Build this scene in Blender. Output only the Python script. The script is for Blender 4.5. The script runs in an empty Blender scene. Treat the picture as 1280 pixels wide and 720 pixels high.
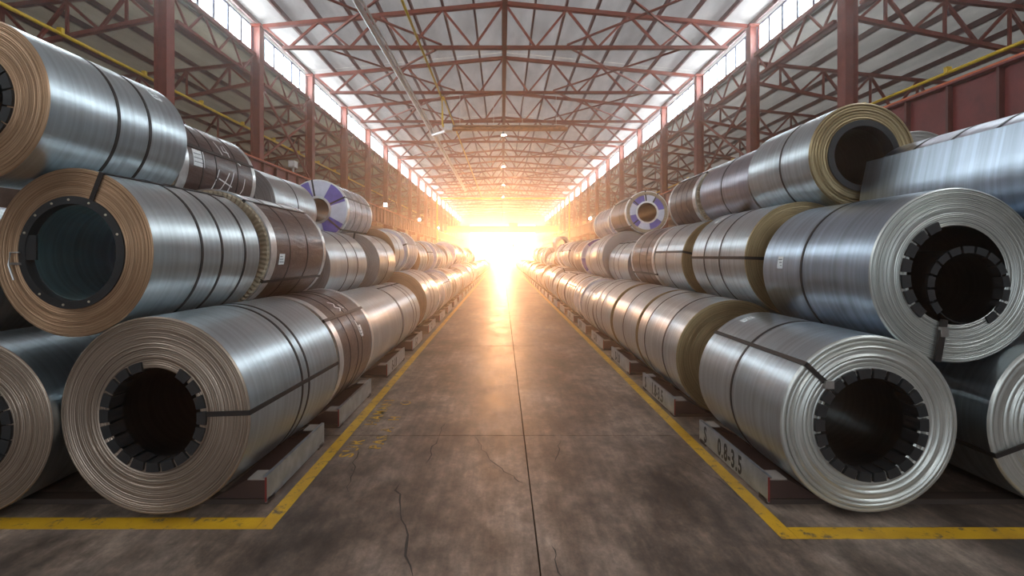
import bpy, math, random
from mathutils import Vector, Matrix

# ------------------------------------------------------------------ camera, sky, sun, exposure
sc = bpy.context.scene
col = sc.collection
EYE = 2.085
SUN_EL = math.radians(1.3)
cd = bpy.data.cameras.new('camera')
cd.sensor_width = 36.0
cd.lens = 570.0 / 1280.0 * 36.0
cd.shift_x = 12.0 / 1280.0
cd.shift_y = -40.0 / 1280.0
cd.clip_end = 600
cam = bpy.data.objects.new('camera', cd)
cam.location = (0, 0, EYE)
cam.rotation_euler = (math.pi / 2, 0, 0)
col.objects.link(cam)
sc.camera = cam

sc.view_settings.view_transform = 'Standard'
sc.view_settings.look = 'None'
sc.view_settings.gamma = 1.0
sc.view_settings.use_curve_mapping = False
sc.view_settings.exposure = 0.3

WINDOW_STRENGTH = 15.0
world = bpy.data.worlds.new('sky')
sc.world = world
world.use_nodes = True
wt = world.node_tree
wt.nodes.clear()
wo = wt.nodes.new('ShaderNodeOutputWorld')
wb = wt.nodes.new('ShaderNodeBackground')
wtc = wt.nodes.new('ShaderNodeTexCoord')
wdot = wt.nodes.new('ShaderNodeVectorMath'); wdot.operation = 'DOT_PRODUCT'
wdot.inputs[1].default_value = (0, math.cos(SUN_EL), math.sin(SUN_EL))
wt.links.new(wtc.outputs['Generated'], wdot.inputs[0])
wr = wt.nodes.new('ShaderNodeValToRGB')
wr.color_ramp.elements[0].position = 0.0
wr.color_ramp.elements[0].color = (0.58, 0.69, 0.77, 1)
wr.color_ramp.elements[1].position = 1.0
wr.color_ramp.elements[1].color = (2.6, 2.1, 1.15, 1)
e = wr.color_ramp.elements.new(0.80); e.color = (0.72, 0.80, 0.82, 1)
e = wr.color_ramp.elements.new(0.97); e.color = (1.05, 0.88, 0.60, 1)
wt.links.new(wdot.outputs['Value'], wr.inputs['Fac'])
wt.links.new(wr.outputs['Color'], wb.inputs['Color'])
wb.inputs['Strength'].default_value = 2.0
wt.links.new(wb.outputs[0], wo.inputs['Surface'])

sd = bpy.data.lights.new('sun', 'SUN')
sd.energy = 3.3
sd.color = (1.0, 0.46, 0.20)
sd.angle = math.radians(1.0)
sun = bpy.data.objects.new('sun', sd)
sun.rotation_euler = (math.pi / 2 - SUN_EL, 0, math.pi)     # shines towards -Y, slightly down
sun.location = (0, 200, 8)
col.objects.link(sun)

sc.cycles.use_denoising = True
sc.cycles.max_bounces = 6
sc.cycles.diffuse_bounces = 3
sc.cycles.glossy_bounces = 4
sc.cycles.volume_bounces = 0
sc.cycles.transparent_max_bounces = 6
sc.cycles.sample_clamp_indirect = 6.0

HAZE_DENSITY = 0.0043
HAZE_G = 0.82

R_ = random.Random(11)

# ------------------------------------------------------------------ mesh helpers
class MB:
    """collects shapes; build() links them as one mesh object"""
    def __init__(s):
        s.v = []; s.f = []; s.m = []
    def add(s, verts, faces, mi=0):
        o = len(s.v)
        s.v.extend(verts)
        for f in faces:
            s.f.append(tuple(i + o for i in f)); s.m.append(mi)
        return s
    def box(s, x0, x1, y0, y1, z0, z1, mi=0):
        v = [(x0,y0,z0),(x1,y0,z0),(x1,y1,z0),(x0,y1,z0),(x0,y0,z1),(x1,y0,z1),(x1,y1,z1),(x0,y1,z1)]
        return s.add(v, [(3,2,1,0),(4,5,6,7),(0,1,5,4),(1,2,6,5),(2,3,7,6),(3,0,4,7)], mi)
    def beam(s, p, q, w, h, mi=0, up=(0,0,1)):
        p = Vector(p); q = Vector(q); d = (q - p)
        L = d.length; d.normalize()
        u = Vector(up)
        if abs(d.dot(u)) > 0.98: u = Vector((0,1,0))
        a = d.cross(u).normalized(); b = a.cross(d).normalized()
        v = []
        for c in (p, q):
            for i, j in ((-1,-1),(1,-1),(1,1),(-1,1)):
                v.append(tuple(c + a*(i*w/2) + b*(j*h/2)))
        return s.add(v, [(3,2,1,0),(4,5,6,7),(0,1,5,4),(1,2,6,5),(2,3,7,6),(3,0,4,7)], mi)
    def tube(s, pts, r, n=8, mi=0):
        pts = [Vector(p) for p in pts]
        rings = []
        for i, p in enumerate(pts):
            d = (pts[min(i+1, len(pts)-1)] - pts[max(i-1, 0)]).normalized()
            u = Vector((0,0,1)) if abs(d.z) < 0.9 else Vector((1,0,0))
            a = d.cross(u).normalized(); b = a.cross(d).normalized()
            rings.append([tuple(p + (a*math.cos(t) + b*math.sin(t))*r) for t in (2*math.pi*k/n for k in range(n))])
        v = [x for rg in rings for x in rg]; f = []
        for i in range(len(pts)-1):
            for k in range(n):
                f.append((i*n+k, i*n+(k+1)%n, (i+1)*n+(k+1)%n, (i+1)*n+k))
        f.append(tuple(range(n-1, -1, -1))); f.append(tuple((len(pts)-1)*n + k for k in range(n)))
        return s.add(v, f, mi)
    def lathe(s, prof, segs, mats=None, closed=True, a0=0.0, a1=2*math.pi, caps=False):
        """profile of (radius, y) turned about the Y axis"""
        n = len(prof); full = abs((a1 - a0) - 2*math.pi) < 1e-6
        cnt = segs if full else segs + 1
        v = []
        for k in range(cnt):
            t = a0 + (a1 - a0) * k / segs
            c, sn = math.cos(t), math.sin(t)
            for r, y in prof: v.append((r*c, y, r*sn))
        f = []; m = []
        for k in range(segs):
            k2 = (k+1) % cnt
            for i in range(n if closed else n-1):
                j = (i+1) % n
                f.append((k*n+i, k2*n+i, k2*n+j, k*n+j)); m.append(mats[i] if mats else 0)
        if caps and not full:
            f.append(tuple(range(n-1, -1, -1))); m.append(0)
            f.append(tuple((cnt-1)*n+i for i in range(n))); m.append(0)
        o = len(s.v); s.v.extend(v)
        for q, w in zip(f, m): s.f.append(tuple(i+o for i in q)); s.m.append(w)
        return s
    def mesh(s, name, mats, smooth=False, angle=35):
        me = bpy.data.meshes.new(name)
        me.from_pydata(s.v, [], s.f)
        if not isinstance(mats, (list, tuple)): mats = [mats]
        for mt in mats: me.materials.append(mt)
        if any(s.m): me.polygons.foreach_set('material_index', s.m)
        if smooth:
            me.polygons.foreach_set('use_smooth', [True]*len(me.polygons))
            me.set_sharp_from_angle(angle=math.radians(angle))
        me.update()
        return me
    def build(s, name, mats, parent=None, loc=(0,0,0), smooth=False, angle=35):
        return put(name, s.mesh(name, mats, smooth, angle), parent, loc)

def put(name, data, parent=None, loc=(0,0,0), rot=None):
    o = bpy.data.objects.new(name, data)
    col.objects.link(o)
    if parent: o.parent = parent
    o.location = loc
    if rot: o.rotation_euler = rot
    return o
def tag(o, label=None, cat=None, group=None, kind=None):
    if label: o['label'] = label
    if cat: o['category'] = cat
    if group: o['group'] = group
    if kind: o['kind'] = kind
    return o
def empty(name, loc=(0,0,0), rz=0.0):
    o = put(name, None, None, loc, (0,0,rz))
    o.empty_display_size = 0.1
    return o
def copy_tree(o, parent=None):
    c = o.copy(); col.objects.link(c)
    if parent: c.parent = parent
    for ch in list(o.children): copy_tree(ch, c)
    return c

ORD = ['zeroth','first','second','third','fourth','fifth','sixth','seventh','eighth','ninth','tenth','eleventh','twelfth',
       'thirteenth','fourteenth','fifteenth','sixteenth','seventeenth','eighteenth','nineteenth','twentieth']
TENS = {20:'twent',30:'thirt',40:'fort',50:'fift'}
def ordinal(n):
    if n <= 20: return ORD[n]
    t, u = n//10*10, n % 10
    return TENS[t] + 'ieth' if u == 0 else TENS[t] + 'y-' + ORD[u]

# ------------------------------------------------------------------ materials
def new_mat(name):
    m = bpy.data.materials.new(name); m.use_nodes = True
    nt = m.node_tree
    b = nt.nodes['Principled BSDF']
    return m, nt, b
def N(nt, t, **kw):
    n = nt.nodes.new(t)
    for k, v in kw.items(): setattr(n, k, v)
    return n
def ramp(nt, src, stops):
    r = N(nt, 'ShaderNodeValToRGB')
    el = r.color_ramp.elements
    el[0].position, el[0].color = stops[0][0], (*stops[0][1], 1)
    el[1].position, el[1].color = stops[-1][0], (*stops[-1][1], 1)
    for p, c in stops[1:-1]:
        x = el.new(p); x.color = (*c, 1)
    nt.links.new(src, r.inputs['Fac'])
    return r.outputs['Color']
def noise(nt, vec, scale, detail=3, rough=0.55, dims='3D'):
    n = N(nt, 'ShaderNodeTexNoise'); n.noise_dimensions = dims
    n.inputs['Scale'].default_value = scale; n.inputs['Detail'].default_value = detail; n.inputs['Roughness'].default_value = rough
    if vec is not None: nt.links.new(vec, n.inputs['W' if dims == '1D' else 'Vector'])
    return n.outputs['Fac']
def mapped(nt, scale, coord='Object'):
    tc = N(nt, 'ShaderNodeTexCoord'); mp = N(nt, 'ShaderNodeMapping')
    mp.inputs['Scale'].default_value = scale
    nt.links.new(tc.outputs[coord], mp.inputs['Vector'])
    return mp.outputs['Vector']
def mixc(nt, fac, a, b, mode='MIX'):
    n = N(nt, 'ShaderNodeMix', data_type='RGBA', blend_type=mode)
    for i, x in ((0, fac), (6, a), (7, b)):
        if isinstance(x, (int, float)): n.inputs[i].default_value = x
        elif isinstance(x, tuple): n.inputs[i].default_value = (*x, 1)
        else: nt.links.new(x, n.inputs[i])
    return n.outputs[2]
def bump(nt, b, h, strength, dist=0.01):
    n = N(nt, 'ShaderNodeBump'); n.inputs['Strength'].default_value = strength; n.inputs['Distance'].default_value = dist
    nt.links.new(h, n.inputs['Height']); nt.links.new(n.outputs[0], b.inputs['Normal'])

def simple(name, c, rough=0.5, metal=0.0, var=0.0, scale=6.0):
    m, nt, b = new_mat(name)
    b.inputs['Roughness'].default_value = rough; b.inputs['Metallic'].default_value = metal
    n = noise(nt, mapped(nt, (1,1,1)), scale, 4)
    lo = tuple(x*(1-var) for x in c); hi = tuple(min(1, x*(1+var)) for x in c)
    nt.links.new(ramp(nt, n, [(0.3, lo), (0.7, hi)]), b.inputs['Base Color'])
    return m

def steel(name, c, rough=0.32, streak=0.16):
    """rolled sheet: streaks run round the coil (they vary along its axis), with cloudy spangle and scuffs"""
    m, nt, b = new_mat(name)
    b.inputs['Metallic'].default_value = 1.0
    oi = N(nt, 'ShaderNodeObjectInfo')
    n1 = noise(nt, mapped(nt, (0.4, 22, 0.4)), 1.0, 5, 0.6)
    n2 = noise(nt, mapped(nt, (1.6, 2.2, 1.6)), 1.0, 3, 0.5)
    n3 = noise(nt, mapped(nt, (3, 2, 3)), 1.0, 2, 0.5)
    lo = tuple(x*(1-streak) for x in c); hi = tuple(min(1, x*(1+streak)) for x in c)
    base = ramp(nt, n1, [(0.32, lo), (0.68, hi)])
    sc_ = ramp(nt, n2, [(0.30, (0.84,0.84,0.85)), (0.65, (1.0,1.0,1.0))])
    base = mixc(nt, 0.75, base, sc_, 'MULTIPLY')
    rnd = ramp(nt, oi.outputs['Random'], [(0.0, (0.80,0.82,0.84)), (0.5, (0.95,0.95,0.95)), (1.0, (1.0,0.97,0.94))])
    base = mixc(nt, 1.0, base, rnd, 'MULTIPLY')
    nt.links.new(base, b.inputs['Base Color'])
    mr = N(nt, 'ShaderNodeMapRange'); mr.inputs[1].default_value = 0.3; mr.inputs[2].default_value = 0.7
    mr.inputs[3].default_value = rough - 0.02; mr.inputs[4].default_value = rough + 0.03
    nt.links.new(n3, mr.inputs[0]); nt.links.new(mr.outputs[0], b.inputs['Roughness'])
    bump(nt, b, n1, 0.10, 0.01)
    return m

def face(name, stops, rough=0.42, metal=0.75, bstr=0.35, scale=75.0):
    """edges of the wound sheet: fine concentric lines"""
    m, nt, b = new_mat(name)
    tc = N(nt, 'ShaderNodeTexCoord'); sx = N(nt, 'ShaderNodeSeparateXYZ')
    nt.links.new(tc.outputs['Object'], sx.inputs[0])
    cb = N(nt, 'ShaderNodeCombineXYZ')
    nt.links.new(sx.outputs[0], cb.inputs[0]); nt.links.new(sx.outputs[2], cb.inputs[1])
    ln = N(nt, 'ShaderNodeVectorMath', operation='LENGTH'); nt.links.new(cb.outputs[0], ln.inputs[0])
    n1 = noise(nt, ln.outputs['Value'], scale, 4, 0.7, '1D')
    n2 = noise(nt, mapped(nt, (2,2,2)), 1.3, 4)
    c = ramp(nt, n1, stops)
    v = ramp(nt, n2, [(0.3, (0.72,0.72,0.72)), (0.7, (1,1,1))])
    nt.links.new(mixc(nt, 0.8, c, v, 'MULTIPLY'), b.inputs['Base Color'])
    b.inputs['Metallic'].default_value = metal; b.inputs['Roughness'].default_value = rough
    bump(nt, b, n1, bstr, 0.006)
    return m

M = {}
M['steel'] = steel('galvanised_sheet', (0.60, 0.66, 0.69))
M['steel_dark'] = steel('dark_rolled_sheet', (0.42, 0.42, 0.48), 0.32)
M['steel_blue'] = steel('bluish_sheet', (0.52, 0.59, 0.67), 0.32, 0.2)
M['bore'] = steel('shade_dark_inner_sheet', (0.075, 0.085, 0.09), 0.36)  # coil sheet coloured near-black: the bore's shade is put into the colour
M['bore_bright'] = steel('teal_reflection_sheet', (0.62, 0.80, 0.82), 0.32)  # bright copy of the inner sheet, a teal reflection put into its colour
M['face_tan'] = face('tan_sheet_edges', [(0.25, (0.22,0.115,0.06)), (0.5, (0.46,0.27,0.155)), (0.75, (0.62,0.40,0.26))])
M['face_silver'] = face('silver_sheet_edges', [(0.25, (0.32,0.31,0.29)), (0.5, (0.58,0.57,0.53)), (0.75, (0.82,0.81,0.77))], 0.36)
M['face_ridged'] = face('ridged_silver_sheet_edges', [(0.25, (0.50,0.48,0.44)), (0.5, (0.66,0.64,0.59)), (0.75, (0.80,0.78,0.73))], 0.36, 0.75, 0.08)
M['face_warm'] = face('greybrown_sheet_edges', [(0.25, (0.17,0.115,0.085)), (0.5, (0.38,0.28,0.215)), (0.75, (0.62,0.49,0.40))], 0.38)
M['face_gold'] = face('ochre_sheet_edges', [(0.25, (0.17,0.115,0.05)), (0.5, (0.35,0.25,0.13)), (0.75, (0.50,0.38,0.22))])
M['face_grey'] = face('grey_sheet_edges', [(0.25, (0.22,0.20,0.19)), (0.5, (0.36,0.33,0.31)), (0.75, (0.48,0.44,0.42))])
M['strap'] = simple('black_steel_strap', (0.012, 0.008, 0.007), 0.5, 0.0, 0.2)
M['buckle'] = simple('strap_seal_steel', (0.45, 0.42, 0.40), 0.35, 0.9, 0.2)
M['protector'] = simple('black_edge_protector', (0.010, 0.010, 0.011), 0.6, 0.0, 0.3)
M['rivet'] = simple('brass_rivet', (0.75, 0.66, 0.50), 0.35, 0.8, 0.1)
M['paper'] = simple('paper_label', (0.80, 0.80, 0.80), 0.7, 0, 0.06, 30)
M['ink'] = simple('printed_ink', (0.06, 0.06, 0.07), 0.6, 0, 0.1)
M['marker'] = simple('white_marker', (0.85, 0.85, 0.86), 0.6, 0, 0.05)
M['band'] = simple('bright_end_band', (0.78, 0.79, 0.79), 0.30, 0.9, 0.12, 12)
M['rib'] = simple('ribbed_board', (0.36, 0.28, 0.19), 0.55, 0.1, 0.15)
M['blue_face'] = simple('dark_blue_wrap', (0.035, 0.045, 0.16), 0.5, 0, 0.35, 5)
M['violet_panel'] = simple('violet_blue_board', (0.13, 0.11, 0.42), 0.5, 0, 0.2, 5)
M['white_panel'] = simple('pale_lavender_board', (0.62, 0.62, 0.72), 0.5, 0, 0.12, 5)
def wrapmat(name, c, rough):
    m, nt, b = new_mat(name)
    n1 = noise(nt, mapped(nt, (3, 5, 3)), 1.0, 5, 0.6)
    n2 = noise(nt, mapped(nt, (5, 1.2, 5)), 1.6, 4, 0.7)
    nt.links.new(ramp(nt, n1, [(0.3, tuple(x*0.7 for x in c)), (0.7, tuple(x*1.35 for x in c))]), b.inputs['Base Color'])
    b.inputs['Roughness'].default_value = rough
    b.inputs['Coat Weight'].default_value = 0.4; b.inputs['Coat Roughness'].default_value = 0.2
    bump(nt, b, n2, 0.55, 0.03)
    return m
M['wrap'] = wrapmat('brown_plastic_wrap', (0.052, 0.023, 0.019), 0.30)
M['wrap_grey'] = wrapmat('clear_film_over_steel', (0.36, 0.35, 0.38), 0.25)
M['wrap_tan'] = wrapmat('tan_wrap', (0.26, 0.15, 0.11), 0.35)

# painted red-oxide steelwork
def paint(name, c, rough=0.5, var=0.25):
    m, nt, b = new_mat(name)
    n1 = noise(nt, mapped(nt, (1.2, 1.2, 1.2)), 1.5, 5, 0.65)
    nt.links.new(ramp(nt, n1, [(0.3, tuple(x*(1-var) for x in c)), (0.7, tuple(x*(1+var) for x in c))]), b.inputs['Base Color'])
    b.inputs['Roughness'].default_value = rough
    return m
def translucent(name, c, t):
    """weathered fibreglass sheet that lets part of the daylight through"""
    m = bpy.data.materials.new(name); m.use_nodes = True
    nt = m.node_tree; nt.nodes.clear()
    o = N(nt, 'ShaderNodeOutputMaterial'); mx = N(nt, 'ShaderNodeMixShader'); mx.inputs[0].default_value = t
    d = N(nt, 'ShaderNodeBsdfDiffuse'); tr = N(nt, 'ShaderNodeBsdfTranslucent')
    n1 = noise(nt, mapped(nt, (0.9, 0.25, 0.9)), 1.0, 5, 0.6)
    cc = ramp(nt, n1, [(0.3, tuple(x*0.72 for x in c)), (0.7, tuple(min(1, x*1.2) for x in c))])
    nt.links.new(cc, d.inputs[0]); nt.links.new(cc, tr.inputs[0])
    nt.links.new(d.outputs[0], mx.inputs[1]); nt.links.new(tr.outputs[0], mx.inputs[2]); nt.links.new(mx.outputs[0], o.inputs[0])
    return m
M['red'] = paint('red_oxide_paint', (0.225, 0.045, 0.026))
M['red_purlin'] = paint('purlin_red_paint', (0.12, 0.030, 0.024))
M['girder'] = paint('girder_red_paint', (0.19, 0.030, 0.026))
M['rail'] = paint('orange_rail_paint', (0.62, 0.13, 0.04))
M['yellow'] = paint('yellow_pipe_paint', (0.72, 0.46, 0.02), 0.4, 0.12)
M['crane'] = paint('crane_yellow_paint', (0.75, 0.45, 0.03), 0.45, 0.1)
M['duct'] = simple('bright_flue_metal', (0.72, 0.73, 0.74), 0.28, 0.9, 0.1)
M['copper'] = simple('heater_tube_metal', (0.42, 0.20, 0.10), 0.35, 0.8, 0.25)
M['sheet'] = translucent('translucent_roof_sheet', (0.58, 0.53, 0.51), 0.23)
M['aisle_sheet_left'] = translucent('brown_roof_sheet', (0.32, 0.25, 0.18), 0.13)  # browner, darker and less translucent than the right aisle's sheets
M['aisle_sheet_right'] = translucent('grey_roof_sheet', (0.42, 0.37, 0.33), 0.22)
M['sidewall'] = paint('side_wall_sheet', (0.20, 0.12, 0.09), 0.7, 0.25)
M['mullion'] = paint('window_frame_paint', (0.20, 0.22, 0.30), 0.5, 0.1)
M['sill'] = paint('sill_board', (0.42, 0.30, 0.22), 0.6, 0.15)
M['lamp_body'] = simple('lamp_housing', (0.55, 0.55, 0.55), 0.4, 0.6, 0.1)
def emit(name, c, s):
    m = bpy.data.materials.new(name); m.use_nodes = True
    nt = m.node_tree; nt.nodes.clear()
    o = N(nt, 'ShaderNodeOutputMaterial'); x = N(nt, 'ShaderNodeEmission')
    x.inputs[0].default_value = (*c, 1); x.inputs[1].default_value = s
    nt.links.new(x.outputs[0], o.inputs[0])
    return m
M['pane'] = emit('daylit_frosted_pane', (0.82, 0.94, 1.0), WINDOW_STRENGTH)
M['lamp'] = emit('lamp_glow', (1.0, 0.95, 0.9), 60.0)
M['bulb'] = emit('discharge_bulb_glow', (1.0, 0.93, 0.84), 450.0)

# chock colours
M['plate'] = simple('zinc_plate', (0.40, 0.43, 0.47), 0.36, 0.85, 0.2, 8)
M['chock'] = paint('chock_dark_red', (0.040, 0.017, 0.014), 0.6, 0.3)
M['tab'] = paint('chock_tab_metal', (0.30, 0.25, 0.22), 0.45, 0.2)
M['redtip'] = paint('red_tip_paint', (0.18, 0.014, 0.012), 0.5, 0.2)
M['skid'] = paint('skid_dark_steel', (0.05, 0.032, 0.025), 0.6, 0.3)
M['letter'] = simple('stencil_black', (0.015, 0.015, 0.017), 0.5, 0, 0.1)

def floor_mat():
    m, nt, b = new_mat('worn_concrete')
    g = N(nt, 'ShaderNodeNewGeometry')
    def pos(s):
        mp = N(nt, 'ShaderNodeMapping'); mp.inputs['Scale'].default_value = s
        nt.links.new(g.outputs['Position'], mp.inputs['Vector']); return mp.outputs[0]
    big = noise(nt, pos((0.75, 0.42, 1)), 1.0, 7, 0.66)
    mid = noise(nt, pos((2.2, 1.3, 1)), 1.0, 6, 0.7)
    scr = noise(nt, pos((14, 1.1, 1)), 1.0, 4, 0.6)
    fine = noise(nt, pos((45, 45, 1)), 1.0, 3, 0.6)
    c = ramp(nt, big, [(0.36, (0.048,0.033,0.025)), (0.48, (0.140,0.097,0.074)), (0.62, (0.26,0.192,0.153))])
    c = mixc(nt, 0.75, c, ramp(nt, mid, [(0.34, (0.28,0.26,0.25)), (0.50, (0.95,0.95,0.95)), (0.68, (1.6,1.55,1.5))]), 'MULTIPLY')
    c = mixc(nt, 0.40, c, ramp(nt, scr, [(0.36, (0.5,0.48,0.47)), (0.6, (1.2,1.2,1.2))]), 'MULTIPLY')
    c = mixc(nt, 0.4, c, ramp(nt, fine, [(0.35, (0.75,0.75,0.75)), (0.65, (1.1,1.1,1.1))]), 'MULTIPLY')
    pat = noise(nt, pos((6.5, 4.5, 1)), 1.0, 6, 0.75)
    c = mixc(nt, 0.6, c, ramp(nt, pat, [(0.36, (0.45,0.42,0.40)), (0.5, (1,1,1)), (0.64, (1.7,1.66,1.6))]), 'MULTIPLY')
    sp = noise(nt, pos((3.1, 2.3, 1)), 1.7, 2, 0.4)          # dark oil spots
    c = mixc(nt, ramp(nt, sp, [(0.20, (1,1,1)), (0.235, (0,0,0))]), c, (0.02, 0.017, 0.015))
    nt.links.new(c, b.inputs['Base Color'])
    mr = N(nt, 'ShaderNodeMapRange'); mr.inputs[1].default_value = 0.3; mr.inputs[2].default_value = 0.7
    mr.inputs[3].default_value = 0.44; mr.inputs[4].default_value = 0.56
    b.inputs['Specular IOR Level'].default_value = 0.5
    nt.links.new(mid, mr.inputs[0]); nt.links.new(mr.outputs[0], b.inputs['Roughness'])
    bump(nt, b, mid, 0.05, 0.02)
    return m
M['floor'] = floor_mat()
M['joint'] = simple('joint_filler', (0.022, 0.018, 0.016), 0.7, 0, 0.3)
def worn_yellow(name, cut):
    m, nt, b = new_mat(name)
    g = N(nt, 'ShaderNodeNewGeometry'); 
    n1 = noise(nt, g.outputs['Position'], 9.0, 6, 0.75)
    n2 = noise(nt, g.outputs['Position'], 2.2, 4, 0.6)
    c = ramp(nt, n2, [(0.3, (0.42,0.21,0.010)), (0.7, (0.66,0.36,0.012))])
    c = mixc(nt, ramp(nt, n1, [(cut, (1,1,1)), (cut + 0.09, (0,0,0))]), c, (0.13, 0.09, 0.055))
    nt.links.new(c, b.inputs['Base Color']); b.inputs['Roughness'].default_value = 0.5
    return m
M['line'] = worn_yellow('yellow_floor_paint', 0.36)
M['stencil'] = worn_yellow('worn_yellow_stencil', 0.45)

# ------------------------------------------------------------------ the hall
XL, XR, XM = -11.75, 12.0, 0.1
Y0, BAY, NB = 15.85, 6.0, 20          # first column in view; bays reach the far end
YA, YZ = -26.15, Y0 + BAY * 19        # hall runs from behind the viewpoint to the far open end
EAVE, RIDGE = 13.05, 14.2
AX = 30.0                              # outer walls of the side aisles
cols_y = [Y0 + BAY*k for k in range(20)]

# floor: slabs with open joints over a dark bed
floor = tag(MB().box(-AX, AX, YA, 260, -0.30, -0.04).build('floor', M['joint']), 'worn brown-grey concrete hall floor with joints', 'floor', kind='structure')
xs = [-AX, -17.75, -11.75, -5.75, 0.25, 6.25, 12.25, 18.25, AX]
ys = [YA, -15.9, -10.6, -5.3, 0.0] + [5.3*k for k in range(1, 26)] + [260]
for i in range(len(xs)-1):
    for j in range(len(ys)-1):
        g = 0.006
        MB().box(xs[i]+g, xs[i+1]-g, ys[j]+g, ys[j+1]-g, -0.05, 0).build('floor_slab', M['floor'], floor)
# cracks: jagged dark slivers lying in the slab surface
def crack(pts, w, seed):
    r = random.Random(seed); P = []
    for (x0, y0), (x1, y1) in zip(pts, pts[1:]):
        n = max(3, int(math.hypot(x1-x0, y1-y0) / 0.09))
        for k in range(n):
            t = k/n
            P.append((x0+(x1-x0)*t + r.uniform(-.022, .022), y0+(y1-y0)*t + r.uniform(-.02, .02)))
    P.append(pts[-1])
    v = []; f = []
    for i, (x, y) in enumerate(P):
        a = P[max(i-1, 0)]; b_ = P[min(i+1, len(P)-1)]
        d = Vector((b_[0]-a[0], b_[1]-a[1])).normalized(); nx, ny = -d.y, d.x
        ww = w * (0.35 + 0.65*r.random()) * (1 if 0 < i < len(P)-1 else 0.15)
        v += [(x+nx*ww/2, y+ny*ww/2, 0.0015), (x-nx*ww/2, y-ny*ww/2, 0.0015)]
        if i: f.append((2*i-2, 2*i-1, 2*i+1, 2*i))
    MB().add(v, f).build('crack', M['joint'], floor)
crack([(-0.32, 5.28), (-0.13, 4.66), (0.09, 4.32), (0.21, 4.18)], 0.014, 1)
crack([(-0.96, 4.16), (-0.83, 3.71), (-0.69, 3.30), (-0.58, 2.96)], 0.022, 2)
crack([(-0.72, 5.28), (-0.76, 4.89), (-0.77, 4.57)], 0.016, 3)
crack([(0.68, 5.21), (0.60, 4.91), (0.53, 4.62)], 0.012, 4)
crack([(-1.56, 4.91), (-1.45, 4.40), (-1.36, 4.03)], 0.012, 5)
crack([(-0.72, 5.71), (-0.73, 5.26)], 0.012, 6)
crack([(0.36, 3.30), (0.38, 3.13), (0.39, 2.96)], 0.012, 7)
crack([(2.15, 3.21), (2.03, 4.24), (1.77, 4.75)], 0.008, 8)

# roof over the nave
def slope_z(x):
    half = (XR - XM) if x > XM else (XM - XL)
    return RIDGE - (RIDGE - EAVE) * abs(x - XM) / half
ceiling = tag(empty('ceiling', (0, 0, 0)), 'grey sheet roof over the main hall on red purlins', 'roof', kind='structure')
NP = 8
px_l = [XM + (XL - XM) * i / NP for i in range(NP, 0, -1)]
px_r = [XM + (XR - XM) * i / NP for i in range(0, NP+1)]
purl = px_l + px_r
for x in purl:
    z = slope_z(x) + 0.10
    w = 0.10 if abs(x - XM) > 0.1 else 0.26
    MB().box(x-w/2, x+w/2, YA, YZ, z, z+0.22).build('purlin', M['red_purlin'], ceiling)
edges = [XL-0.9] + purl[1:-1] + [XR+0.9]
seg = [YA] + [Y0 - 12 + 12*k for k in range(0, 11)] + [YZ]
seg = sorted(set(y for y in seg if YA <= y <= YZ))
for i in range(len(edges)-1):
    a, b_ = edges[i], edges[i+1]
    za, zb = slope_z(a)+0.32, slope_z(b_)+0.32
    for j in range(len(seg)-1):
        y0, y1 = seg[j], seg[j+1]-0.012
        mb = MB(); n = 5
        mb.add([(a, y0, za), (b_, y0, zb), (b_, y1, zb), (a, y1, za)], [(3,2,1,0)])
        mb.build('roof_sheet', M['sheet'], ceiling)

# side-aisle roofs and walls
def aisle_top(d): return 11.35 - 0.107*d          # d = distance out from the column line
for side, X0, nm in ((-1, XL, 'left'), (1, XR, 'right')):
    L = AX - abs(X0)
    c2 = tag(empty('ceiling_%s_aisle' % nm), 'lower sheet roof sloping over the %s side aisle' % nm, 'roof', kind='structure')
    n = 12
    for i in range(1, n+1):
        d = L*i/n; x = X0 + side*d; z = aisle_top(d) + 0.095
        MB().box(x-0.06, x+0.06, YA, YZ, z, z+0.22).build('purlin', M['red_purlin'], c2)
    for i in range(n):
        d0, d1 = L*i/n, L*(i+1)/n
        d0 = max(d0, 0.12); a, b_ = X0+side*d0, X0+side*d1
        za, zb = aisle_top(d0)+0.30, aisle_top(d1)+0.30
        for j in range(0, len(seg)-1, 2):
            y0 = seg[j]; y1 = seg[min(j+2, len(seg)-1)] - 0.012
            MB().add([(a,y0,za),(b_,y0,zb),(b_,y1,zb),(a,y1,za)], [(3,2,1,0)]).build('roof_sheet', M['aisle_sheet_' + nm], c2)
    wx = side*AX
    w = tag(MB().box(min(wx, wx+side*0.2), max(wx, wx+side*0.2), YA, YZ, 0, 9.9).build('wall_%s' % nm, M['sidewall']),
            'dark red-brown outer wall of the %s side aisle' % nm, 'wall', kind='structure')
    for yy, fb in ((YZ, 'far'), (YA, 'near')):
        xa, xb = sorted((X0, wx))  # end walls added to keep daylight out of the aisles
        tag(MB().box(xa, xb, yy, yy+0.2, 0, 12.0).build('wall_%s_%s' % (nm, fb), M['sidewall']),
            'added end wall closing the %s side aisle at the %s end, keeping it dark' % (nm, fb), 'wall', kind='structure')
# far gable: open doorway the full width, solid only high up
gb = MB()
gb.box(XL, XR, YZ, YZ+0.2, 11.0, 14.4)
gb.box(XL, -9.2, YZ, YZ+0.2, 0, 11.0); gb.box(9.4, XR, YZ, YZ+0.2, 0, 11.0)
tag(gb.build('wall_far', M['sidewall']), 'gable wall round the open sunlit doorway at the far end', 'wall', kind='structure')

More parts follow.
